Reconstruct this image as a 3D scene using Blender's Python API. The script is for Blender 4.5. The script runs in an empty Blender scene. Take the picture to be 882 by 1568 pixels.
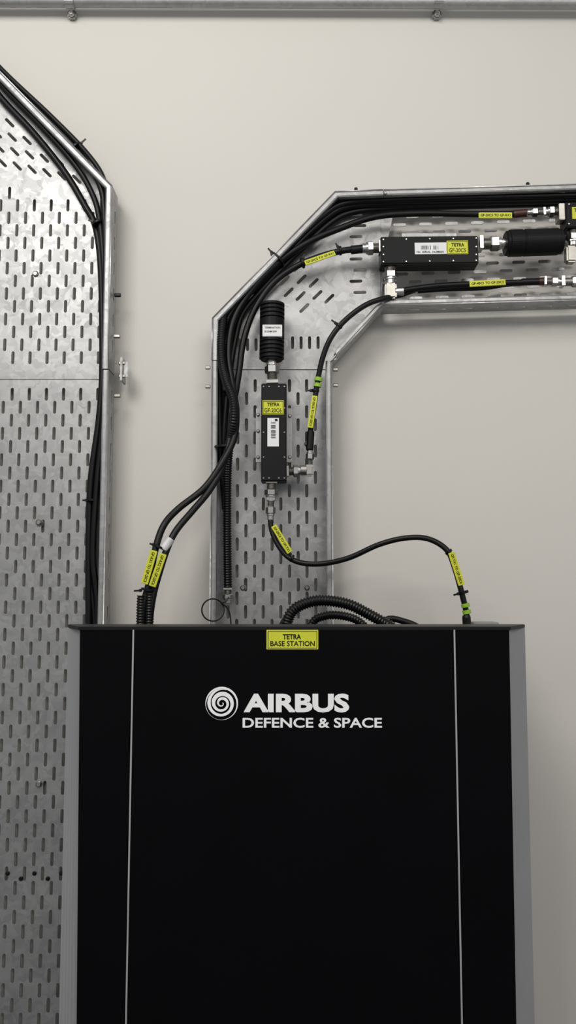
import bpy, bmesh, math, random
from mathutils import Vector, Matrix
random.seed(4)
scene=bpy.context.scene
scene.view_settings.view_transform='Standard'
scene.view_settings.look='None'
# ---------------------------------------------------------------- camera
F=1220.0; D=1.5; ZC=1.5; TH=math.radians(5.0)
W0,H0=882.0,1568.0
cam_d=bpy.data.cameras.new('camera'); cam=bpy.data.objects.new('camera',cam_d)
scene.collection.objects.link(cam); scene.camera=cam
cam.location=(0,-D,ZC); cam.rotation_euler=(math.radians(90)+TH,0,0)
cam_d.sensor_fit='VERTICAL'; cam_d.sensor_height=36; cam_d.sensor_width=36
cam_d.lens=36*F/H0; cam_d.clip_start=0.01
def P(px,py,dep):
    """world point that stands 'dep' metres in front of the back wall"""
    a=(px-W0/2)/F; u=(H0/2-py)/F
    ry=math.cos(TH)-u*math.sin(TH); rz=math.sin(TH)+u*math.cos(TH)
    t=(D-dep)/ry
    return Vector((a*t,-dep,ZC+rz*t))
def S(py,dep):
    u=(H0/2-py)/F; ry=math.cos(TH)-u*math.sin(TH)
    return (D-dep)/(F*ry)
# ---------------------------------------------------------------- materials
def mat(name,col,rough=0.5,metal=0.0,spec=0.5,noise=None,bump=None):
    m=bpy.data.materials.new(name); m.use_nodes=True
    nt=m.node_tree; b=nt.nodes['Principled BSDF']
    b.inputs['Base Color'].default_value=(*col,1); b.inputs['Roughness'].default_value=rough
    b.inputs['Metallic'].default_value=metal; b.inputs['Specular IOR Level'].default_value=spec
    tc=nt.nodes.new('ShaderNodeTexCoord')
    if noise:
        sc,amt=noise
        n=nt.nodes.new('ShaderNodeTexNoise'); n.inputs['Scale'].default_value=sc; n.inputs['Detail'].default_value=4
        nt.links.new(tc.outputs['Object'],n.inputs['Vector'])
        r=nt.nodes.new('ShaderNodeValToRGB')
        r.color_ramp.elements[0].position=0.3; r.color_ramp.elements[1].position=0.7
        r.color_ramp.elements[0].color=(*[c*(1-amt) for c in col],1)
        r.color_ramp.elements[1].color=(*[min(1,c*(1+amt)) for c in col],1)
        nt.links.new(n.outputs['Fac'],r.inputs['Fac']); nt.links.new(r.outputs['Color'],b.inputs['Base Color'])
    if bump:
        sc,st=bump
        n=nt.nodes.new('ShaderNodeTexNoise'); n.inputs['Scale'].default_value=sc; n.inputs['Detail'].default_value=3
        nt.links.new(tc.outputs['Object'],n.inputs['Vector'])
        bp=nt.nodes.new('ShaderNodeBump'); bp.inputs['Strength'].default_value=st; bp.inputs['Distance'].default_value=0.002
        nt.links.new(n.outputs['Fac'],bp.inputs['Height']); nt.links.new(bp.outputs['Normal'],b.inputs['Normal'])
    return m
def galv(name,lo,hi,metal=0.75):
    m=bpy.data.materials.new(name); m.use_nodes=True
    nt=m.node_tree; b=nt.nodes['Principled BSDF']
    tc=nt.nodes.new('ShaderNodeTexCoord')
    v=nt.nodes.new('ShaderNodeTexVoronoi'); v.inputs['Scale'].default_value=95
    n0=nt.nodes.new('ShaderNodeTexNoise'); n0.inputs['Scale'].default_value=25
    mx=nt.nodes.new('ShaderNodeMixRGB'); mx.inputs['Fac'].default_value=0.06
    nt.links.new(tc.outputs['Object'],n0.inputs['Vector'])
    nt.links.new(tc.outputs['Object'],mx.inputs[1]); nt.links.new(n0.outputs['Color'],mx.inputs[2])
    nt.links.new(mx.outputs[0],v.inputs['Vector'])
    sep=nt.nodes.new('ShaderNodeSeparateColor'); nt.links.new(v.outputs['Color'],sep.inputs[0])
    n=nt.nodes.new('ShaderNodeTexNoise'); n.inputs['Scale'].default_value=9; n.inputs['Detail'].default_value=5
    nt.links.new(tc.outputs['Object'],n.inputs['Vector'])
    add=nt.nodes.new('ShaderNodeMath'); add.operation='MULTIPLY_ADD'; add.inputs[1].default_value=0.30
    nt.links.new(sep.outputs[0],add.inputs[0]); 
    h=nt.nodes.new('ShaderNodeMath'); h.operation='MULTIPLY'; h.inputs[1].default_value=0.7
    nt.links.new(n.outputs['Fac'],h.inputs[0]); nt.links.new(h.outputs[0],add.inputs[2])
    r=nt.nodes.new('ShaderNodeValToRGB'); r.color_ramp.elements[0].position=0.15; r.color_ramp.elements[1].position=0.85
    r.color_ramp.elements[0].color=(lo,lo,lo*1.01,1); r.color_ramp.elements[1].color=(hi,hi*1.0,hi*0.99,1)
    nt.links.new(add.outputs[0],r.inputs['Fac']); nt.links.new(r.outputs['Color'],b.inputs['Base Color'])
    mr=nt.nodes.new('ShaderNodeMapRange'); mr.inputs['To Min'].default_value=0.42; mr.inputs['To Max'].default_value=0.52
    nt.links.new(sep.outputs[1],mr.inputs['Value']); nt.links.new(mr.outputs[0],b.inputs['Roughness'])
    b.inputs['Metallic'].default_value=metal
    bp=nt.nodes.new('ShaderNodeBump'); bp.inputs['Strength'].default_value=0.25; bp.inputs['Distance'].default_value=0.002
    nt.links.new(n.outputs['Fac'],bp.inputs['Height']); nt.links.new(bp.outputs['Normal'],b.inputs['Normal'])
    return m
M_WALL=mat('painted_plaster',(0.645,0.622,0.578),0.75,0,0.25,noise=(1.2,0.025),bump=(60,0.12))
M_FLOOR=mat('vinyl_floor',(0.25,0.25,0.26),0.5,noise=(6,0.1))
M_GALV=galv('galvanised_steel',0.27,0.46)
M_GALVL=galv('galvanised_lip',0.28,0.44)
M_GALVD=galv('galvanised_pipe',0.28,0.40,0.5)
M_BLK=mat('black_cabinet_paint',(0.0016,0.0016,0.0024),0.55,0,0.07,noise=(8,0.15),bump=(900,0.05))
M_BLK2=mat('black_lid',(0.006,0.006,0.007),0.45,0,0.25,noise=(8,0.1))
M_GREY=mat('grey_side_paint',(0.29,0.295,0.305),0.5,0,0.4,noise=(10,0.04))
M_LITGAP=mat('lit_gap_paint',(0.45,0.45,0.46),0.35,0.4,noise=(30,0.06))  # pale colour stands for light caught in the door gaps
M_CAB=mat('cable_jacket',(0.0035,0.0035,0.004),0.42,0,0.28,noise=(40,0.2))
M_CONDUIT=mat('conduit_plastic',(0.003,0.003,0.0035),0.35,0,0.35,noise=(40,0.2))
M_FILT=mat('filter_black',(0.0045,0.0045,0.005),0.5,0,0.2,noise=(40,0.15))
M_NICK=mat('nickel_plating',(0.55,0.54,0.52),0.28,1.0,noise=(60,0.12))
M_NICKD=mat('nickel_dull',(0.36,0.35,0.32),0.38,1.0,noise=(60,0.15))
M_YEL=mat('label_yellow',(0.60,0.62,0.04),0.45,0,0.3,noise=(30,0.05))
M_WHT=mat('label_white',(0.78,0.78,0.78),0.5,0,0.3,noise=(30,0.03))
M_LOGO=mat('logo_white',(0.88,0.88,0.88),0.5,0,0.3,noise=(30,0.03))
M_INK=mat('print_ink',(0.01,0.01,0.01),0.6,0,0.2,noise=(30,0.1))
M_GRN=mat('green_tape',(0.28,0.50,0.05),0.45,0,0.3,noise=(30,0.08))
M_HEAT=mat('heatshrink_brown',(0.045,0.012,0.008),0.4,0,0.5,noise=(40,0.2))
M_TAPE=mat('clear_white_tape',(0.62,0.62,0.62),0.3,0,0.5,noise=(60,0.2))
# ---------------------------------------------------------------- helpers
def group(name):
    e=bpy.data.objects.new(name,None); scene.collection.objects.link(e); e.empty_display_size=0.05; return e
def link(name,me,m,parent=None,smooth=False):
    o=bpy.data.objects.new(name,me); scene.collection.objects.link(o)
    me.materials.clear(); me.materials.append(m)
    if smooth:
        for p in me.polygons: p.use_smooth=True
    if parent: o.parent=parent
    return o
def box(name,c,size,m,parent=None,ang=0.0,bev=0.0):
    """size=(w along local x, depth y, h), rotated by ang in the wall plane"""
    bm=bmesh.new(); bmesh.ops.create_cube(bm,size=1)
    for v in bm.verts: v.co=Vector((v.co.x*size[0],v.co.y*size[1],v.co.z*size[2]))
    if bev>0: bmesh.ops.bevel(bm,geom=bm.edges[:],offset=bev,segments=2,affect='EDGES')
    R=Matrix.Rotation(-ang,4,'Y')
    for v in bm.verts: v.co=R@v.co+Vector(c)
    me=bpy.data.meshes.new(name); bm.to_mesh(me); bm.free()
    return link(name,me,m,parent)
def box_px(name,x0,y0,x1,y1,d0,d1,m,parent=None,bev=0.0,ang=0.0):
    a=P(x0,y0,d1); b=P(x1,y1,d1)
    c=(a+b)/2; c.y=-(d0+d1)/2
    return box(name,c,(abs(b.x-a.x),abs(d1-d0),abs(a.z-b.z)),m,parent,ang,bev)
def text(name,s,c,w,h,m,parent,ang=0.0,off=0.012):
    cu=bpy.data.curves.new(name,'FONT'); cu.body=s; cu.size=1; cu.offset=off; cu.resolution_u=3
    o=bpy.data.objects.new(name,cu); scene.collection.objects.link(o)
    bpy.context.view_layer.update()
    me=bpy.data.meshes.new_from_object(o.evaluated_get(bpy.context.evaluated_depsgraph_get()))
    bpy.data.objects.remove(o)
    xs=[v.co.x for v in me.vertices]; ys=[v.co.y for v in me.vertices]
    x0,x1,y0,y1=min(xs),max(xs),min(ys),max(ys)
    R=Matrix.Rotation(-ang,4,'Y')
    for v in me.vertices:
        v.co=R@Vector(((v.co.x-(x0+x1)/2)/(x1-x0)*w,0,(v.co.y-(y0+y1)/2)/(y1-y0)*h))+Vector(c)
    return link(name,me,m,parent)
def text_px(name,s,x0,y0,x1,y1,dep,m,parent,off=0.012):
    a=P(x0,y0,dep); b=P(x1,y1,dep)
    return text(name,s,(a+b)/2,abs(b.x-a.x),abs(a.z-b.z),m,parent,0,off)
def catmull(pts,step=0.006):
    out=[]; n=len(pts)
    for i in range(n-1):
        p0=pts[max(i-1,0)];p1=pts[i];p2=pts[i+1];p3=pts[min(i+2,n-1)]
        k=max(2,int((p2-p1).length/step))
        for j in range(k):
            t=j/k
            out.append(0.5*((2*p1)+(p2-p0)*t+(2*p0-5*p1+4*p2-p3)*t*t+(3*p1-p0-3*p2+p3)*t**3))
    out.append(pts[-1].copy()); return out
def sweep(name,path,rad,m,parent=None,seg=14,closed=False,radf=None):
    n=len(path); vs=[];fs=[]
    T=[]
    for i in range(n):
        a=path[(i-1)%n] if closed else path[max(i-1,0)]
        b=path[(i+1)%n] if closed else path[min(i+1,n-1)]
        T.append((b-a).normalized())
    up=Vector((0,-1,0))
    if abs(T[0].dot(up))>0.95: up=Vector((1,0,0))
    nrm=(up-T[0]*up.dot(T[0])).normalized()
    for i in range(n):
        nrm=(nrm-T[i]*nrm.dot(T[i])).normalized(); bn=T[i].cross(nrm)
        r=radf(i) if radf else rad
        for k in range(seg):
            a=2*math.pi*k/seg
            vs.append(path[i]+nrm*math.cos(a)*r+bn*math.sin(a)*r)
    rng=n if closed else n-1
    for i in range(rng):
        j=(i+1)%n
        for k in range(seg):
            l=(k+1)%seg
            fs.append((i*seg+k,i*seg+l,j*seg+l,j*seg+k))
    if not closed:
        fs.append(tuple(range(seg))[::-1]); fs.append(tuple((n-1)*seg+k for k in range(seg)))
    me=bpy.data.meshes.new(name); me.from_pydata([tuple(v) for v in vs],[],fs); me.update()
    return link(name,me,m,parent,True)
def pxpath(pts): return catmull([P(*p) for p in pts])
def cable(name,pts,rpx,parent=None,m=None):
    r=rpx*S(pts[len(pts)//2][1],pts[len(pts)//2][2])
    return sweep(name,pxpath(pts),r,m or M_CAB,parent)
def corrugated(name,pts,rpx,parent=None,pitch=0.0046):
    raw=catmull([P(*p) for p in pts],0.0008)
    # even resample
    L=[0]
    for i in range(1,len(raw)): L.append(L[-1]+(raw[i]-raw[i-1]).length)
    tot=L[-1]; N=int(tot/pitch)*4; out=[];j=0
    for i in range(N+1):
        s=tot*i/N
        while j<len(L)-2 and L[j+1]<s: j+=1
        t=(s-L[j])/max(1e-9,L[j+1]-L[j]); out.append(raw[j].lerp(raw[j+1],min(1,t)))
    r=rpx*S(pts[len(pts)//2][1],pts[len(pts)//2][2])
    return sweep(name,out,r,M_CONDUIT,parent,seg=16,radf=lambda i: r*(1.0 if i%4<2 else 0.82))
def lathe(name,p0,p1,prof,m,parent=None,seg=20):
    """prof: list of (fraction along axis, radius m)"""
    ax=(p1-p0); L=ax.length; ax.normalize()
    up=Vector((0,-1,0)) if abs(ax.y)<0.9 else Vector((1,0,0))
    n=(up-ax*up.dot(ax)).normalized(); b=ax.cross(n); vs=[];fs=[]
    for t,r in prof:
        for k in range(seg):
            a=2*math.pi*(k+0.5)/seg
            vs.append(tuple(p0+ax*(t*L)+n*math.cos(a)*r+b*math.sin(a)*r))
    for i in range(len(prof)-1):
        for k in range(seg):
            l=(k+1)%seg
            fs.append((i*seg+k,i*seg+l,(i+1)*seg+l,(i+1)*seg+k))
    fs.append(tuple(range(seg))[::-1]); fs.append(tuple((len(prof)-1)*seg+k for k in range(seg)))
    me=bpy.data.meshes.new(name); me.from_pydata(vs,[],fs); me.update()
    return link(name,me,m,parent,False)
def cyl(name,p0,p1,r,m,parent=None,seg=20):
    c=0.12
    return lathe(name,p0,p1,[(0,r*0.85),(c*0.6,r),(1-c*0.6,r),(1,r*0.85)],m,parent,seg)
def screw(c,r,parent,m=None):
    lathe('screw',Vector(c),Vector(c)+Vector((0,-r*0.9,0)),[(0,r),(0.6,r),(1,r*0.6)],m or M_NICK,parent,10)
def connector(x0,y0,x1,y1,dep,rpx,parent,nm='connector'):
    """threaded N connector: flange, thread, hex nut, barrel"""
    a=P(x0,y0,dep); b=P(x1,y1,dep); r=rpx*S(y0,dep)
    def q(t): return a.lerp(b,t)
    lathe(nm+'_flange',q(0),q(0.12),[(0,r*1.15),(1,r*1.15)],M_NICK,parent,4)
    th=[]
    for i in range(13):
        th.append((i/12,r*(0.72 if i%2 else 0.62)))
    lathe(nm+'_thread',q(0.12),q(0.42),th,M_NICKD,parent)
    lathe(nm+'_nut',q(0.40),q(0.72),[(0,r*0.85),(0.12,r),(0.88,r),(1,r*0.85)],M_NICK,parent,6)
    lathe(nm+'_barrel',q(0.70),q(1.0),[(0,r*0.8),(0.3,r*0.8),(0.35,r*0.66),(0.9,r*0.66),(1,r*0.5)],M_NICK,parent)
def tie(px,py,dep,rpx,angdeg,parent,tail=8,tailang=None):
    c=P(px,py,dep); s=S(py,dep); a=math.radians(angdeg)
    t=Vector((math.cos(a),0,math.sin(a)))
    n=24
    r=rpx*s
    # flat band
    lathe('cable_tie_band',c-t*0.0022,c+t*0.0022,[(0,r*0.9),(0.1,r),(0.9,r),(1,r*0.9)],M_CAB,parent,n)
    ta=math.radians(tailang if tailang is not None else angdeg+90)
    td=Vector((math.cos(ta),0,math.sin(ta)))
    hc=c+td*(r+0.001)
    box('cable_tie_head',hc,(0.0055,0.004,0.005),M_CAB,parent,ta,0.0008)
    box('cable_tie_tail',hc+td*(tail*s*0.5),(tail*s,0.0015,0.003),M_CAB,parent,ta)
def clabel(px0,py0,px1,py1,dep,wpx,parent,s='GP-20C5 TO GP-RX1',m=None,rj=0.0):
    a=P(px0,py0,dep); b=P(px1,py1,dep); c=(a+b)/2; d=b-a
    ang=math.atan2(d.z,d.x); L=math.hypot(d.x,d.z); w=wpx*S(py0,dep)
    n=Vector((0,-1,0))
    box('label_sleeve',c,(L,0.0025,w),m or M_YEL,parent,ang,0.0006)
    text('label_print',s,c+n*0.0016,L*0.9,w*0.42,M_INK,parent,ang,0.02)
def plate2d(name,outer,holes,mtx,m,parent,th=0.0008):
    cu=bpy.data.curves.new(name,'CURVE'); cu.dimensions='2D'; cu.fill_mode='BOTH'; cu.extrude=th
    for pl in [outer]+holes:
        sp=cu.splines.new('POLY'); sp.points.add(len(pl)-1)
        for i,p in enumerate(pl): sp.points[i].co=(p[0],p[1],0,1)
        sp.use_cyclic_u=True
    o=bpy.data.objects.new(name,cu); scene.collection.objects.link(o); bpy.context.view_layer.update()
    me=bpy.data.meshes.new_from_object(o.evaluated_get(bpy.context.evaluated_depsgraph_get()))
    bpy.data.objects.remove(o); me.transform(mtx)
    return link(name,me,m,parent)
def slot(cx,cy,ang,L=0.025,w=0.0060,n=4):
    pts=[]; h=L/2-w/2
    for s in (1,-1):
        for i in range(n+1):
            a=-math.pi/2+math.pi*i/n
            x=h+math.cos(a)*w/2; y=math.sin(a)*w/2
            pts.append((x*s,y*s))
    c,sn=math.cos(ang),math.sin(ang)
    return [(cx+x*c-y*sn,cy+x*sn+y*c) for x,y in pts]
def inside(poly,x,y):
    r=False;n=len(poly)
    for i in range(n):
        x1,y1=poly[i];x2,y2=poly[(i+1)%n]
        if (y1>y)!=(y2>y) and x<(x2-x1)*(y-y1)/(y2-y1)+x1: r=not r
    return r
def edist(poly,x,y):
    d=9;n=len(poly);p=Vector((x,y))
    for i in range(n):
        a=Vector(poly[i]);b=Vector(poly[(i+1)%n]);ab=b-a
        t=max(0,min(1,(p-a).dot(ab)/ab.length_squared)); d=min(d,(p-a-ab*t).length)
    return d
def slots_grid(poly,ox,oz,ang,pa=0.0500,pb=0.0162,marg=0.014):
    """rows along direction ang, staggered"""
    hs=[];c,s=math.cos(ang),math.sin(ang)
    for j in range(-70,71):
        for i in range(-45,46):
            u=(i+(0.5 if j%2 else 0))*pa; v=j*pb
            x=ox+u*c-v*s; y=oz+u*s+v*c
            if not inside(poly,x,y): continue
            ok=all(inside(poly,q[0],q[1]) for q in slot(x,y,ang,0.030,0.012))
            if ok and edist(poly,x,y)>marg: hs.append(slot(x,y,ang))
    return hs
def wallmtx(dep): # local (x,y,z)->(x,-dep - z, y)
    return Matrix(((1,0,0,0),(0,0,-1,-dep),(0,1,0,0),(0,0,0,1)))
def flange(outl,inward_left,d0,d1,parent,lip=0.011,mface=None,mlip=None):
    """outl: open polyline in (x,z). wall standing off plate, with rolled lip"""
    n=len(outl); P2=[Vector(p) for p in outl]
    sgn=1 if inward_left else -1
    # perforated wall
    for i in range(n-1):
        a,b=P2[i],P2[i+1]; d=(b-a); L=d.length; d.normalize(); h=d1-d0
        hs=[]; k=int((L-0.02)/0.05)
        for q in range(k):
            hs.append(slot(L/2+(q-(k-1)/2)*0.05,h*0.42,0))
        mt=Matrix(((d.x,0,-d.y,a.x),(0,-1,0,-d0),(d.y,0,d.x,a.y),(0,0,0,1)))
        plate2d('side_flange',[(0,0),(L,0),(L,h),(0,h)],hs,mt,mface or M_GALV,parent)
    # lip by offset profile
    prof=[(0,d1-0.004),(0.0006,d1-0.0012),(0.003,d1),(lip-0.003,d1),(lip-0.0006,d1-0.0012),(lip,d1-0.004),(lip,d1-0.010),(lip-0.0012,d1-0.010),(lip-0.0012,d1-0.003),(0.0012,d1-0.003)]
    nor=[]
    for i in range(n):
        ds=[]
        if i>0: ds.append((P2[i]-P2[i-1]).normalized())
        if i<n-1: ds.append((P2[i+1]-P2[i]).normalized())
        ns=[Vector((-d.y,d.x))*sgn for d in ds]
        m_=sum(ns,Vector((0,0))); m_.normalize(); m_/=max(0.3,m_.dot(ns[0])); nor.append(m_)
    vs=[];fs=[];K=len(prof)
    for i in range(n):
        for o,dp in prof:
            q=P2[i]+nor[i]*o; vs.append((q.x,-dp,q.y))
    for i in range(n-1):
        for k in range(K):
            l=(k+1)%K; fs.append((i*K+k,i*K+l,(i+1)*K+l,(i+1)*K+k))
    fs.append(tuple(range(K))); fs.append(tuple((n-1)*K+k for k in range(K)))
    me=bpy.data.meshes.new('rolled_lip'); me.from_pydata(vs,[],fs); me.update()
    link('rolled_lip',me,mlip or M_GALVL,parent)
def prism(name,bot,top,z0,z1,m,parent,bev=0):
    n=len(bot); vs=[(x,-d,z0) for x,d in bot]+[(x,-d,z1) for x,d in top]
    fs=[tuple(range(n)),tuple(range(2*n-1,n-1,-1))]+[(i,n+i,n+(i+1)%n,(i+1)%n) for i in range(n)]
    me=bpy.data.meshes.new(name); me.from_pydata(vs,[],fs)
    bm=bmesh.new(); bm.from_mesh(me); bmesh.ops.recalc_face_normals(bm,faces=bm.faces)
    if bev: bmesh.ops.bevel(bm,geom=bm.edges[:],offset=bev,segments=2,affect='EDGES')
    bm.to_mesh(me); bm.free()
    return link(name,me,m,parent)
# ---------------------------------------------------------------- room
box('wall_back',(0,0.05,1.5),(5.0,0.10,3.0),M_WALL)
box('floor',(0,-1.7,-0.05),(5.0,3.4,0.10),M_FLOOR)
# ---------------------------------------------------------------- left tray
T0=0.018; T1=0.068
tr=group('perforated_cable_tray')
xr=P(167,500,T1).x
kn=P(172,284,T1); kn=Vector((xr,kn.z))
dirv=Vector((-1,1.04)).normalized()
tl=kn+dirv*0.62
zj=P(150,576,T0).z
xl=xr-0.45
lower=[(xl,0.1),(xr,0.1),(xr,zj),(xl,zj)]
upper=[(xl,zj-0.006),(xr,zj-0.006),(xr,kn.y),(kn.x+dirv.x*0.62,kn.y+dirv.y*0.62),(kn.x+dirv.x*0.62-0.318,kn.y+dirv.y*0.62-0.318),(xl,kn.y-0.0)]
ox=xr-0.030
plate2d('tray_plate_lower',lower,slots_grid(lower,ox,zj-0.035,math.pi/2),wallmtx(T0),M_GALV,tr)
# split bend: straight zone, diagonal zone
zoneS=[(xl,zj),(xr,zj),(xr,kn.y+0.00),(xl,kn.y+0.06)]
zoneD=[(xl,kn.y+0.07),(xr-0.02,kn.y+0.005),(kn.x+dirv.x*0.61,kn.y+dirv.y*0.61),(kn.x+dirv.x*0.61-0.30,kn.y+dirv.y*0.61-0.30)]
hs=slots_grid(zoneS,ox,zj+0.035,math.pi/2)
hd=[h for h in slots_grid(zoneD,xr-0.05,kn.y+0.03,math.radians(134)) if all(inside(upper,*q) for q in h)]
plate2d('tray_plate_bend',upper,hs+hd,wallmtx(T0+0.002),M_GALV,tr)
flange([(xr,0.1),(xr,zj-0.001)],True,T0,T1-0.001,tr)
flange([(xr,zj+0.001),(xr,kn.y),(tl.x,tl.y)],True,T0+0.002,T1,tr,lip=0.012)
flange([(xl,0.1),(xl,kn.y)],False,T0,T1,tr)
# coupler bracket + bolts
c=P(190,566,0.045)
box('coupler_plate',c+Vector((-0.004,0.01,0)),(0.004,0.035,0.045),M_GALV,tr,0,0.001)
box('coupler_tab',c+Vector((0.004,0.0,0.0)),(0.008,0.003,0.030),M_GALV,tr,0,0.001)
for (bx,by) in [(192,556),(192,576),(185,606),(185,452),(184,515)]:
    q=P(bx,by,0.045); cyl('bolt',q+Vector((-0.012,0,0)),q,0.004,M_NICKD if by!=452 else M_CAB,tr,6)
for i in range(5):
    q=P(12+i*20.5,1337+ (i%2)*8,T0); screw(q,0.004,tr,M_CAB)
# pan screws standing the tray off the wall
for (bx,by) in [(55,420),(60,800),(60,1200)]:
    q=P(bx,by,T0+0.001); screw(q,0.006,tr,M_NICKD); cyl('standoff',Vector((q.x,0,q.z)),Vector((q.x,-T0,q.z)),0.008,M_NICKD,tr)
# ---------------------------------------------------------------- middle tray
tm=group('perforated_cable_tray')
mxl=P(323,720,T1).x; mxr=P(509,760,T1).x
B=Vector((mxl,P(323,487,T1).z)); 
def V2(px,py): 
    p=P(px,py,T1); return Vector((p.x,p.z))
C=V2(513,293); Dp=V2(587,290); E=V2(1100,274.5)
Fp=V2(1100,453); G=V2(587,467); Hh=Vector((mxr,P(503,553,T1).z))
z0=0.75
zjm=P(420,563,T0).z
low=[(mxl,z0),(mxr,z0),(mxr,zjm),(mxl,zjm)]
hl=slots_grid(low,(mxl+mxr)/2,zjm-0.035,math.pi/2,marg=0.02)
plate2d('tray_plate_riser',low,hl,wallmtx(T0+0.001),M_GALV,tm)
bend=[(mxl,zjm-0.004),(mxr,zjm-0.004),tuple(Hh),tuple(G),tuple(Dp),tuple(C),tuple(B)]
def sp(px,py,a): 
    q=P(px,py,T0+0.003); return slot(q.x,q.z,math.radians(a))
bh=[]
for i,y in enumerate((329,346,363,380,397,414,431,448)): bh.append(sp(545+(i%2)*6,y,1.5))
for (x,y) in [(353,528),(366,528),(379,528),(392,528),(405,528),(448,525),(461,525),(474,525),(487,525)]: bh.append(sp(x,y,90))
for i,(x,y) in enumerate([(414,380),(426,392),(438,404),(450,416),(462,428),(474,440),(486,452),(498,464)]):
    o=(i%2)*9; bh.append(sp(x+o*0.7,y-o*0.7,45))
    if 3<=i<=6: bh.append(sp(x-20+o*.7,y+20-o*.7,45))
bh=[h for h in bh if all(inside(bend,*q) for q in h)]
plate2d('tray_plate_bend',bend,bh,wallmtx(T0+0.0035),M_GALV,tm)
hor=[tuple(G),tuple(Fp),tuple(E),tuple(Dp)]
ah=math.atan2(E.y-Dp.y,E.x-Dp.x)
hc=(G+Dp)/2
hh=slots_grid(hor,hc.x+0.04,hc.y,ah,marg=0.014)
plate2d('tray_plate_run',hor,hh,wallmtx(T0),M_GALV,tm)
e=0.001
flange([(mxl,z0),(mxl,zjm)],False,T0,T1-0.002,tm)
flange([(mxr,z0),(mxr,zjm)],True,T0,T1-0.002,tm)
flange([(mxl,zjm+e),tuple(B),tuple(C),tuple(Dp)],False,T0,T1,tm,lip=0.0115)
flange([(mxr,zjm+e),tuple(Hh),tuple(G)],True,T0,T1,tm,lip=0.010)
flange([tuple(Dp+Vector((e,0))),tuple(E)],False,T0,T1-0.001,tm)
flange([tuple(G+Vector((e,0))),tuple(Fp)],True,T0,T1-0.001,tm)
for (bx,by,s_) in [(322,563,-1),(322,592,-1),(510,566,1),(510,590,1)]:
    q=P(bx,by,0.05); cyl('bolt',q,q+Vector((0.009*s_,0,0)),0.0038,M_NICKD,tm,6)
for (bx,by) in [(590,296),(588,460)]:
    q=P(bx,by,T1); screw(q,0.003,tm,M_NICKD)
for (bx,by) in [(545,291),(808,283)]:
    q=P(bx,by,0.06); cyl('fixing_stud',q-Vector((0,0,0.014)),q+Vector((0,0,0.004)),0.0035,M_CAB,tm,8)
for (bx,by) in [(470,680),(470,900),(372,900)]:
    q=P(bx,by,T0+0.001); screw(q,0.005,tm,M_NICKD); cyl('standoff',Vector((q.x,0,q.z)),Vector((q.x,-T0,q.z)),0.007,M_NICKD,tm)
# ---------------------------------------------------------------- conduit at the top of the wall
pp=group('wall_conduit_pipe')
a=P(-200,1,0.025); b=P(1100,6,0.025)
sweep('pipe',[a.lerp(b,i/10) for i in range(11)],0.011,M_GALVD,pp,seg=20)
for px in (107,671):
    q=P(px,3,0.025)
    lathe('saddle_band',q-Vector((0.009,0,0)),q+Vector((0.009,0,0)),[(0,0.0125),(1,0.0125)],M_GALVL,pp)
    box('saddle_foot',(q.x,-0.006,q.z-0.013),(0.018,0.012,0.016),M_GALVL,pp,0,0.003)
    screw((q.x,-0.012,q.z-0.016),0.0055,pp,M_NICK)
# ---------------------------------------------------------------- cabinet
cb=group('radio_base_station_cabinet')
CD=0.378
ZT=P(441,960,CD).z
pf=lambda px,py,d=CD:P(px,py,d).x
xfl,xfr=pf(122,965),pf(780,965); zv=P(441,1568,CD).z
k=(0.08-ZT)/(zv-ZT)
xflb=xfl+(pf(117,1568)-xfl)*k; xfrb=xfr+(pf(791,1568)-xfr)*k
xol,xor_=pf(104,960,0.325),pf(804,962,0.325)
xsl,xsr=pf(204,1000),pf(696,1000)
xslb=xsl-0.003; xsrb=xsr+0.002
zb0=0.08
prism('side_panel_black_left',[(xflb,CD-0.02),(xflb,CD),(xslb-.0015,CD),(xslb-.0015,CD-0.02)],[(xfl,CD-0.02),(xfl,CD),(xsl-.0015,CD),(xsl-.0015,CD-0.02)],zb0,ZT-0.001,M_BLK,cb,0.0012)
prism('side_panel_black_right',[(xsrb+.0015,CD-0.02),(xsrb+.0015,CD),(xfrb,CD),(xfrb,CD-0.02)],[(xsr+.0015,CD-0.02),(xsr+.0015,CD),(xfr,CD),(xfr,CD-0.02)],zb0,ZT-0.001,M_BLK,cb,0.0012)
prism('door',[(xslb+.0012,CD-0.02),(xslb+.0012,CD+.001),(xsrb-.0012,CD+.001),(xsrb-.0012,CD-0.02)],[(xsl+.0012,CD-0.02),(xsl+.0012,CD+.001),(xsr-.0012,CD+.001),(xsr-.0012,CD-0.02)],zb0,ZT-0.001,M_BLK,cb,0.001)
for nm,xb,xt in (('lit_gap_left',xslb,xsl),('lit_gap_right',xsrb,xsr)):  # thin pale strips imitate the lit gaps either side of the door
    prism(nm,[(xb-.0011,CD-0.015),(xb-.0011,CD+.0018),(xb+.0011,CD+.0018),(xb+.0011,CD-0.015)],[(xt-.0011,CD-0.015),(xt-.0011,CD+.0018),(xt+.0011,CD+.0018),(xt+.0011,CD-0.015)],zb0,ZT-0.003,M_LITGAP,cb)
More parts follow.
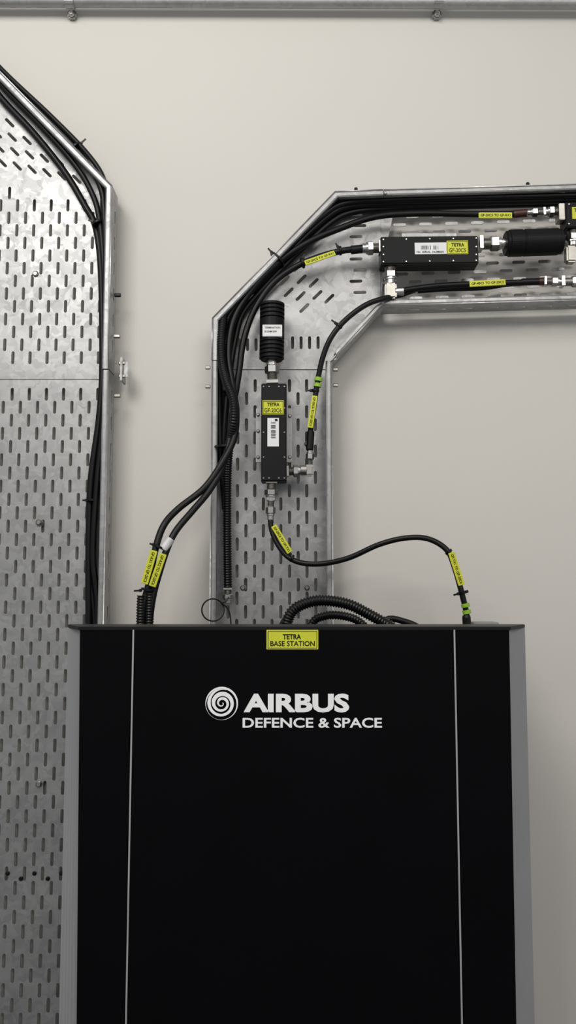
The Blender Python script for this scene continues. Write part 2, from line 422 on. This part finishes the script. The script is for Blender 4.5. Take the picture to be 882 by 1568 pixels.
# grey flared fins, slightly concave
def fin(nm,xf,xfb,xo,s):
    bot=[];top=[]
    N=6
    xob=xo-s*0.001
    for i in range(N+1):
        t=i/N; d=CD-0.001-(CD-0.325)*(t**0.7)
        bot.append((xfb+(xob-xfb)*t,d)); top.append((xf+(xo-xf)*t,d))
    bot+= [(xob,0.315),(xfb-s*0.004,0.315)]; top+=[(xo,0.315),(xf-s*0.004,0.315)]
    o=prism(nm,bot,top,zb0,ZT-0.004,M_GREY,cb)
fin('grey_fin_left',xfl,xflb,xol,-1); fin('grey_fin_right',xfr,xfrb,xor_,1)
prism('top_rim',[(xfl-.001,CD+.002),(xfr+.001,CD+.002),(xor_+.001,0.322),(xor_+.001,0.312),(xol-.001,0.312),(xol-.001,0.322)],[(xfl-.001,CD+.002),(xfr+.001,CD+.002),(xor_+.001,0.322),(xor_+.001,0.312),(xol-.001,0.312),(xol-.001,0.322)],ZT-0.0045,ZT+0.0005,M_BLK2,cb,0.0008)
ZB=ZT-0.036
prism('enclosure_body',[(xol+.006,0.313),(xor_-.006,0.313),(xor_-.006,0.085),(xol+.006,0.085)]*1,[(xol+.006,0.313),(xor_-.006,0.313),(xor_-.006,0.085),(xol+.006,0.085)],zb0,ZB,M_BLK2,cb,0.002)
prism('front_inner_frame',[(xfl+.01,0.357),(xfr-.01,0.357),(xfr-.01,0.314),(xfl+.01,0.314)],[(xfl+.01,0.357),(xfr-.01,0.357),(xfr-.01,0.314),(xfl+.01,0.314)],zb0,ZT-0.02,M_BLK2,cb)
box('plinth',((xol+xor_)/2,-0.21,0.04),(0.56,0.24,0.082),M_BLK2,cb,0,0.003)
box('wall_bracket',((xol+xor_)/2+0.08,-0.0425,0.6),(0.4,0.085,0.05),M_BLK2,cb)
box_px('gland_plate',724,953,765,985,0.12,0.16,M_GREY,cb,0.001)
# sign + logo
sy=CD+0.0012
box_px('sign_plate',408,964.5,487.5,994.5,CD,sy+0.001,M_YEL,cb,0.0004)
for (x0,y0,x1,y1) in [(410,966.5,485.5,967.3),(410,992,485.5,992.8),(410,966.5,410.8,992.8),(484.7,966.5,485.5,992.8)]:
    box_px('sign_border',x0,y0,x1,y1,CD,sy+0.0013,M_INK,cb)
text_px('sign_text_top','TETRA',433,971,461,979,sy+0.0014,M_INK,cb,0.03)
text_px('sign_text_bottom','BASE STATION',414,981.5,482,989.5,sy+0.0014,M_INK,cb,0.015)
ld=sy+0.0004
text_px('logo_word_large','AIRBUS',373,1062,535,1091,ld,M_LOGO,cb,0.042)
text_px('logo_word_small','DEFENCE & SPACE',371.5,1099,585,1114.5,ld,M_LOGO,cb,0.022)
cc=P(339.5,1077,ld); Rr=25*S(1077,ld)
vs=[];fs=[]
N=220; turns=2.9
for i in range(N+1):
    t=i/N; th=-t*turns*2*math.pi+0.6; rc=Rr*(0.06+0.80*t); w=Rr*(0.05+0.155*min(1,t*1.8))*(0.9+0.22*math.sin(th*1.0))
    if t>0.9: w*=max(0.15,(1-t)/0.1)
    for s_ in (-1,1):
        r=rc+s_*w*0.5*1.12; vs.append((cc.x+r*math.cos(th),cc.y,cc.z+r*math.sin(th)))
for i in range(N): fs.append((2*i,2*i+1,2*i+3,2*i+2))
b0=len(vs)
for i in range(65):
    th=2*math.pi*i/64
    w=Rr*(0.07+0.06*math.sin(th+0.4))
    vs.append((cc.x+Rr*math.cos(th),cc.y,cc.z+Rr*math.sin(th))); vs.append((cc.x+(Rr-w)*math.cos(th),cc.y,cc.z+(Rr-w)*math.sin(th)))
for i in range(64): fs.append((b0+2*i,b0+2*i+1,b0+2*i+3,b0+2*i+2))
me=bpy.data.meshes.new('logo_swirl'); me.from_pydata(vs,[],fs); me.update(); link('logo_swirl',me,M_LOGO,cb)
# ---------------------------------------------------------------- filters
def barcode(x0,y0,x1,y1,dep,parent,vert):
    n=16
    for i in range(n):
        if random.random()<0.2: continue
        t=i/n; w=(0.3+0.4*random.random())/n
        if vert: box_px('barcode_bar',x0,y0+(y1-y0)*t,x1,y0+(y1-y0)*(t+w),dep-0.0003,dep,M_INK,parent)
        else: box_px('barcode_bar',x0+(x1-x0)*t,y0,x0+(x1-x0)*(t+w),y1,dep-0.0003,dep,M_INK,parent)
def load(x0,y0,x1,y1,dep,rpx,parent,fins=12,lab=None):
    a=P(x0,y0,dep);b=P(x1,y1,dep);r=rpx*S((y0+y1)/2,dep); pr=[]
    for i in range(fins):
        t=i/fins; 
        if lab and lab[0]<t+0.5/fins<lab[1]:
            pr+=[(t,r),(t+1/fins,r)]
        else: pr+=[(t,r*0.86),(t+0.42/fins,r*0.86),(t+0.42/fins,r),(t+1/fins,r)]
    lathe('dummy_load_body',a,b,pr,M_FILT,parent,32)
fd0,fd1=0.046,0.082
# vertical filter
fv=group('cavity_filter')
box_px('filter_body',400,587,439,737,fd0,fd1,M_FILT,fv,0.0015)
box_px('filter_cover',402,589,437,735,fd1,fd1+0.0012,M_FILT,fv,0.0004)
box_px('mounting_plate',392,625,447,708,fd0-0.004,fd0+0.002,M_GALVL,fv,0.0008)
for (x,y) in [(405,640),(434,640),(405,695),(434,695)]:
    q=P(x,y,fd0); cyl('spacer',Vector((q.x,-T0,q.z)),Vector((q.x,-fd0,q.z)),0.005,M_NICKD,fv)
for (x,y) in [(395,660),(395,635),(444,637),(395,700),(444,700)]: screw(P(x,y,fd0+0.002),0.0032,fv)
for y in (592,625,662,700,732):
    for x in (403.5,435.5): screw(P(x,y,fd1+0.001),0.0016,fv)
for x in (412,427):
    for y in (592,732): screw(P(x,y,fd1+0.001),0.0016,fv)
fc=0.066
connector(417,588,416,549,fc,11,fv,'top_connector')
load(416,552,417,466,fc,19,fv,14,(0.40,0.68))
box_px('load_label',402,497,432,515,fc,fc+19*S(500,fc)+0.0006,M_WHT,fv,0.0006)
text_px('load_print','TERMINATION',405,500,429,503,fc+19*S(500,fc)+0.001,M_INK,fv)
text_px('load_print','50 OHM 50W',405,506,424,509,fc+19*S(500,fc)+0.001,M_INK,fv)
ft=fd1+0.0016
box_px('label_yellow',402,613,434.5,634.5,fd1,ft,M_YEL,fv)
text_px('label_text','TETRA',409,616.5,428,622,ft+.0003,M_INK,fv,0.03)
text_px('label_text','GF-20C6',405,625,431,631.5,ft+.0003,M_INK,fv,0.01)
for (x0,y0,x1,y1) in [(403,614,433.5,614.7),(403,633,433.5,633.7),(403,614,403.6,633.7),(433,614,433.6,633.7)]: box_px('label_border',x0,y0,x1,y1,fd1,ft+.0003,M_INK,fv)
box_px('label_white',409.5,640,427,683.5,fd1,ft,M_WHT,fv)
barcode(415,646,422,672,ft+.0003,fv,True)
box_px('label_dot',421,641.5,425,645,fd1,ft+.0004,M_INK,fv)
connector(416,737,415,768,fc,10.5,fv,'bottom_connector')
connector(415,762,414,797,fc,7.5,fv,'cable_plug')
connector(439,722,464,721,fc,9.5,fv,'side_connector')
box_px('elbow_block',467,711,480,728,fc-.008,fc+.008,M_NICKD,fv,0.003)
cyl('elbow_link',P(460,720,fc),P(470,720,fc),8*S(720,fc),M_NICKD,fv)
connector(474,716,475,686,fc,6.5,fv,'elbow_plug')
# horizontal filter
fh=group('cavity_filter')
box_px('filter_body',583,361.5,733,404,fd0,fd1,M_FILT,fh,0.0015,ang=0.012)
box_px('filter_cover',586,364,730,402,fd1,fd1+0.0012,M_FILT,fh,0.0004,ang=0.012)
for i,x in enumerate((587,622,658,694,729)):
    for y in (366,400): screw(P(x,y-(i-2)*0.5,fd1+0.001),0.0017,fh)
for x in (587,729):
    for y in (378,390): screw(P(x,y,fd1+0.001),0.0017,fh)
box_px('label_white',635,371.5,684,389,fd1,ft,M_WHT,fh,ang=0.012)
barcode(645,376,672,382,ft+.0003,fh,False)
text_px('label_print','No  SERIAL  NUMBER',638,384,680,387,ft+.0003,M_INK,fh)
box_px('label_yellow',684,368.5,717,389,fd1,ft,M_YEL,fh,ang=0.012)
for (x0,y0,x1,y1) in [(685,369.5,716,370.1),(685,387.6,716,388.2),(685,369.5,685.6,388.2),(715.4,369.5,716,388.2)]: box_px('label_border',x0,y0,x1,y1,fd1,ft+.0003,M_INK,fh,ang=0.0)
text_px('label_text','TETRA',691,372,711,377.5,ft+.0003,M_INK,fh,0.03)
text_px('label_text','GF-20C5',687.5,380,713.5,386,ft+.0003,M_INK,fh,0.01)
box_px('mounting_plate',615,357,700,409,fd0-.004,fd0+.002,M_GALVL,fh,0.0008)
for (x,y) in [(630,372),(690,372),(630,396),(690,396)]:
    q=P(x,y,fd0); cyl('spacer',Vector((q.x,-T0,q.z)),Vector((q.x,-fd0,q.z)),0.005,M_NICKD,fh)
connector(583,380,554,380.5,fc,11,fh,'left_connector')
connector(733,374,775,373,fc,12,fh,'right_connector')
a_=P(773,373,fc); b_=P(860,370,fc); rr=20*S(372,fc)
lathe('dummy_load_body',a_,b_,[(0,rr*.8),(.02,rr*.92),(.06,rr*.92),(.07,rr),(.3,rr),(.31,rr*.95),(.33,rr*.95),(.34,rr),(.92,rr),(.93,rr*.93),(.98,rr*.93),(1,rr*.85)],M_FILT,fh,40)
connector(597,404,598,436,fc,11.5,fh,'bottom_connector')
box_px('elbow_block',590,432,608,456,fc-.010,fc+.010,M_NICKD,fh,0.003)
cyl('elbow_arm',P(604,447,fc),P(618,446,fc),7*S(446,fc),M_NICK,fh)
# right-hand filter (mostly outside the photo)
fr=group('cavity_filter')
box_px('filter_body',866,309,1010,347,fd0,fd1,M_FILT,fr,0.0015,ang=0.012)
box_px('label_yellow',876,317,906,335,fd1,ft,M_YEL,fr)
text_px('label_text','TETRA',879,319,902,325,ft+.0003,M_INK,fr)
box_px('elbow_block',868,375,884,400,fc-.010,fc+.010,M_NICKD,fr,0.003)
connector(877,347,877,378,fc,11,fr,'bottom_connector')
for (x,y) in [(900,322),(980,322),(900,340),(980,340)]:
    q=P(x,y,fd0); cyl('spacer',Vector((q.x,-T0,q.z)),Vector((q.x,-fd0,q.z)),0.005,M_NICKD,fr)
for y in (313,343): screw(P(871,y,fd1+0.001),0.0017,fr)
box_px('end_flange',856,311,866,336,fc-.012,fc+.012,M_NICKD,fr,0.001)
connector(858,324,832,325,fc,9,fr,'left_connector')
connector(834,325,806,326,fc,7,fr,'cable_plug')
# ---------------------------------------------------------------- cables on left tray
g=group('cable_bundle')
cd=0.034
cable('cable_strand',[(-60,70,cd),(0,148,cd),(50,202,cd),(98,262,cd),(130,315,cd),(147,350,cd),(155,420,cd),(157,560,cd),(152,640,cd),(139,740,cd),(136,850,cd),(136,960,cd),(134,1100,cd),(130,1500,cd)],5.2,g)
cable('cable_strand',[(-60,52,.044),(0,128,.044),(60,190,.044),(110,246,.044),(138,290,.044),(152,335,.044),(160,430,.044),(161,560,.044),(158,650,.044),(149,740,.044),(143,850,.044),(150,930,.044),(150,1100,.044),(146,1500,.044)],4.5,g)
cable('cable_strand',[(-60,44,.05),(0,112,.05),(70,180,.05),(125,238,.05),(153,284,.05),(160,330,.05),(163,430,.05),(163,640,.05),(158,800,.05),(157,900,.05),(157,1100,.05),(152,1500,.05)],4.8,g)
cable('cable_strand',[(-60,35,.056),(0,104,.056),(80,180,.056),(135,237,.056),(160,278,.056),(166,330,.056),(167,430,.05),(164,560,.04),(154,660,.032),(146,760,.032),(139,880,.032),(146,980,.032),(142,1300,.032)],4,g)
tie(150,342,.046,9,-70,g,6,160); tie(141,766,.04,8,90,g,6,180); tie(117,226,.054,9,-48,g,10,45)
clabel(158,764,158,819,.057,6.5,g,'GP-RX2 TO GP-40C1')
# ---------------------------------------------------------------- cables on middle tray
def coax(pts,r): 
    g=group('coaxial_cable'); cable('cable_jacket',pts,r,g); return g
g1=coax([(808,326,.062),(780,328,.062),(730,328,.062),(640,327,.058),(575,332,.055),(520,350,.055),(470,372,.055),(425,403,.055),(385,445,.055),(358,490,.055),(350,540,.06),(356,590,.068),(362,630,.075),(358,672,.082),(338,712,.09),(312,748,.10),(272,780,.115),(250,806,.13),(237,845,.14),(229,890,.145),(220,925,.15),(218,955,.15),(218,995,.15)],5)
clabel(733,330,784,330,.069,9,g1,'GP-20C5 TO GP-RX1')
cyl('heatshrink',P(786,328,.062),P(808,326,.062),6*S(326,.062),M_HEAT,g1)
g2=coax([(555,382,fc),(530,383,.066),(490,393,.06),(450,410,.055),(415,437,.055),(388,478,.055),(373,522,.058),(366,570,.06),(358,620,.062),(352,670,.078),(340,716,.086),(320,752,.10),(295,782,.115),(270,812,.13),(256,840,.14),(243,880,.145),(234,915,.15),(229,955,.15),(229,995,.15)],5)
clabel(467,403,513,387,.068,8,g2,'GP-20C5 TO GP-RX1')
cyl('boot',P(537,383,.066),P(556,381,fc),6.5*S(382,fc),M_CAB,g2)
cyl('clear_tape',P(262,825,.14),P(250,842,.143),6.5*S(830,.14),M_TAPE,g2)
clabel(236,843,221,894,.155,11,g1,'GP-RX1 TO GP-20C5'); clabel(250,848,233,898,.160,11,g2,'GP-RX2 TO GP-20C6')
tie(463,403,.058,8,20,g2,6,80); tie(521,384,.066,7,5,g2,6,120); tie(227,903,.15,11,80,g2,10,185); tie(245,838,.14,10,65,g2,6,160)
corrugated('conduit_sleeve',[(217,912,.15),(216,935,.15),(215,990,.15)],7.5,g1)
corrugated('conduit_sleeve',[(230,905,.15),(229,935,.15),(228,990,.15)],7,g2)
# bundle following the outer edge
gb=group('cable_bundle')
cable('cable_strand',[(1000,302,.040),(880,306,.040),(700,310,.040),(600,312,.040),(535,316,.042),(500,333,.045),(450,380,.045),(400,432,.045),(360,470,.045),(343,505,.045),(337,560,.045),(336,640,.045),(338,700,.045),(345,760,.04)],5.5,gb)
cable('cable_strand',[(1000,306,.032),(880,311,.032),(700,316,.032),(600,319,.032),(540,325,.034),(505,342,.038),(455,388,.04),(405,440,.04),(372,480,.04),(360,520,.04),(352,570,.045),(345,640,.045),(341,720,.04),(345,780,.04)],5,gb)
cable('cable_strand',[(1000,296,.05),(880,299,.05),(700,303,.05),(600,306,.05),(530,311,.05),(495,330,.052),(445,376,.052),(392,430,.052),(352,468,.052),(340,500,.052),(337,540,.055),(345,600,.06)],4.5,gb)
tie(425,397,.053,14,47,gb,8,130); tie(345,684,.07,13,90,gb,3,180)
gc=group('corrugated_conduit')
corrugated('conduit_hose',[(342,488,.060),(339,520,.066),(340,555,.072),(347,585,.084),(357,612,.092),(358,645,.092),(351,685,.068),(348,740,.05),(348,830,.045),(349,902,.045)],7,gc)
connector(349,900,349,924,.045,8,gc,'hose_plug')
# lower right run cable
g3=coax([(610,446,fc),(650,440,.066),(700,436,.066),(780,433,.066),(832,431,.066)],4.5)
clabel(719,435,774,432,.073,9,g3,'GP-40C1 TO GP-20C5')
cyl('heatshrink',P(798,432,.066),P(832,431,.066),5.5*S(431,.066),M_CAB,g3); cyl('heatshrink_end',P(824,431,.066),P(834,431,.066),6*S(431,.066),M_HEAT,g3)
connector(832,431,862,432,.066,7.5,g3,'plug'); connector(858,432,900,431,.066,9,g3,'coupler')
cable('cable_jacket',[(640,446,.05),(680,443,.05),(740,441,.05),(800,434,.045),(1000,424,.04)],3.5,g3)
g4=coax([(640,442,.055),(612,452,.062),(588,457,.076),(560,467,.080),(530,489,.080),(508,515,.080),(495,545,.075),(487,580,.07),(481,620,.068),(476,655,.066),(474,688,fc)],4.2)
clabel(482,606,475,655,.0745,8.5,g4,'GP-20C6 TO GP-20C5')
for y0,y1 in ((578,584),(587,593)): cyl('green_tape',P(488-(y0-578)*.15,y0,.07),P(487-(y0-578)*.15,y1,.07),6*S(580,.07),M_GRN,g4)
tie(519,499,.08,6,50,g4,8,140); tie(483,598,.069,6,90,g4,5,180)
cyl('boot',P(476,660,.066),P(474,690,fc),5.8*S(670,.066),M_CAB,g4)
# jumper to cabinet
g5=coax([(414,795,fc),(416,812,.068),(425,833,.075),(440,852,.082),(462,862,.09),(495,863,.10),(535,854,.115),(580,834,.13),(620,824,.14),(655,825,.15),(684,842,.16),(697,872,.165),(707,908,.17),(715,945,.17),(717,995,.17)],4.3)
clabel(419,805,444,846,.088,9,g5,'GP-20C6 TO GP-TX1'); clabel(691,846,707,896,.174,10,g5,'GP-TX1 TO GP-20C6')
for y0,y1 in ((924,930),(934,940)): cyl('green_tape',P(712+(y0-924)*.2,y0,.17),P(713.4+(y0-924)*.2,y1,.17),6.5*S(930,.17),M_GRN,g5)
tie(447,855,.085,6,-30,g5,8,110); tie(687,845,.16,6,-50,g5,8,130); tie(710,907,.17,7.5,-75,g5,8,195)
cyl('boot',P(714,942,.17),P(717,990,.17),6.5*S(950,.17),M_CAB,g5)
# hoses on top of the cabinet
gh=group('corrugated_conduit')
corrugated('hose',[(436,990,.20),(440,952,.20),(452,932,.20),(478,921,.20),(505,920,.20),(535,926,.20),(560,938,.20),(585,952,.20),(610,968,.20),(630,992,.20)],9,gh)
corrugated('hose_inner',[(470,995,.14),(478,955,.14),(498,943,.14),(525,943,.14),(550,952,.14),(570,975,.14),(575,995,.14)],7,gh)
cable('tail',[(575,990,.17),(590,950,.17),(620,952,.17),(645,965,.17),(650,990,.17)],5,gh)
cable('tail',[(425,990,.16),(432,955,.16),(455,928,.16),(480,921,.16),(520,924,.16)],4,gh)
# loose wire loop
gw=group('loose_wire')
loop=[P(326+17*math.cos(a),934+17*math.sin(a),.12+0.01*math.sin(a*0.5)) for a in [math.radians(v) for v in range(-40,321,12)]]
sweep('wire',catmull([P(350,915,.06),P(345,922,.10)]+loop+[P(352,940,.12),P(354,995,.13)]),0.0013,M_CAB,gw,seg=8)
# ---------------------------------------------------------------- lights
def area(name,loc,target,size,power,col=(1,1,1),sy_=None):
    l=bpy.data.lights.new(name,'AREA'); l.energy=power; l.size=size; l.color=col
    if sy_: l.shape='RECTANGLE'; l.size_y=sy_
    o=bpy.data.objects.new(name,l); scene.collection.objects.link(o); o.location=loc
    o.rotation_euler=(Vector(target)-Vector(loc)).to_track_quat('-Z','Y').to_euler()
area('ceiling_lamp',(-0.75,-1.7,3.0),(0,0,1.5),0.9,25,(1,0.975,0.93),0.9)
area('ceiling_lamp',(0.9,-2.6,3.0),(0,0,1.3),1.2,20,(1,0.95,0.90),0.6)
w=bpy.data.worlds.new('world'); scene.world=w; w.use_nodes=True
bg=w.node_tree.nodes['Background']; bg.inputs[0].default_value=(0.97,0.98,1.0,1); bg.inputs[1].default_value=0.38
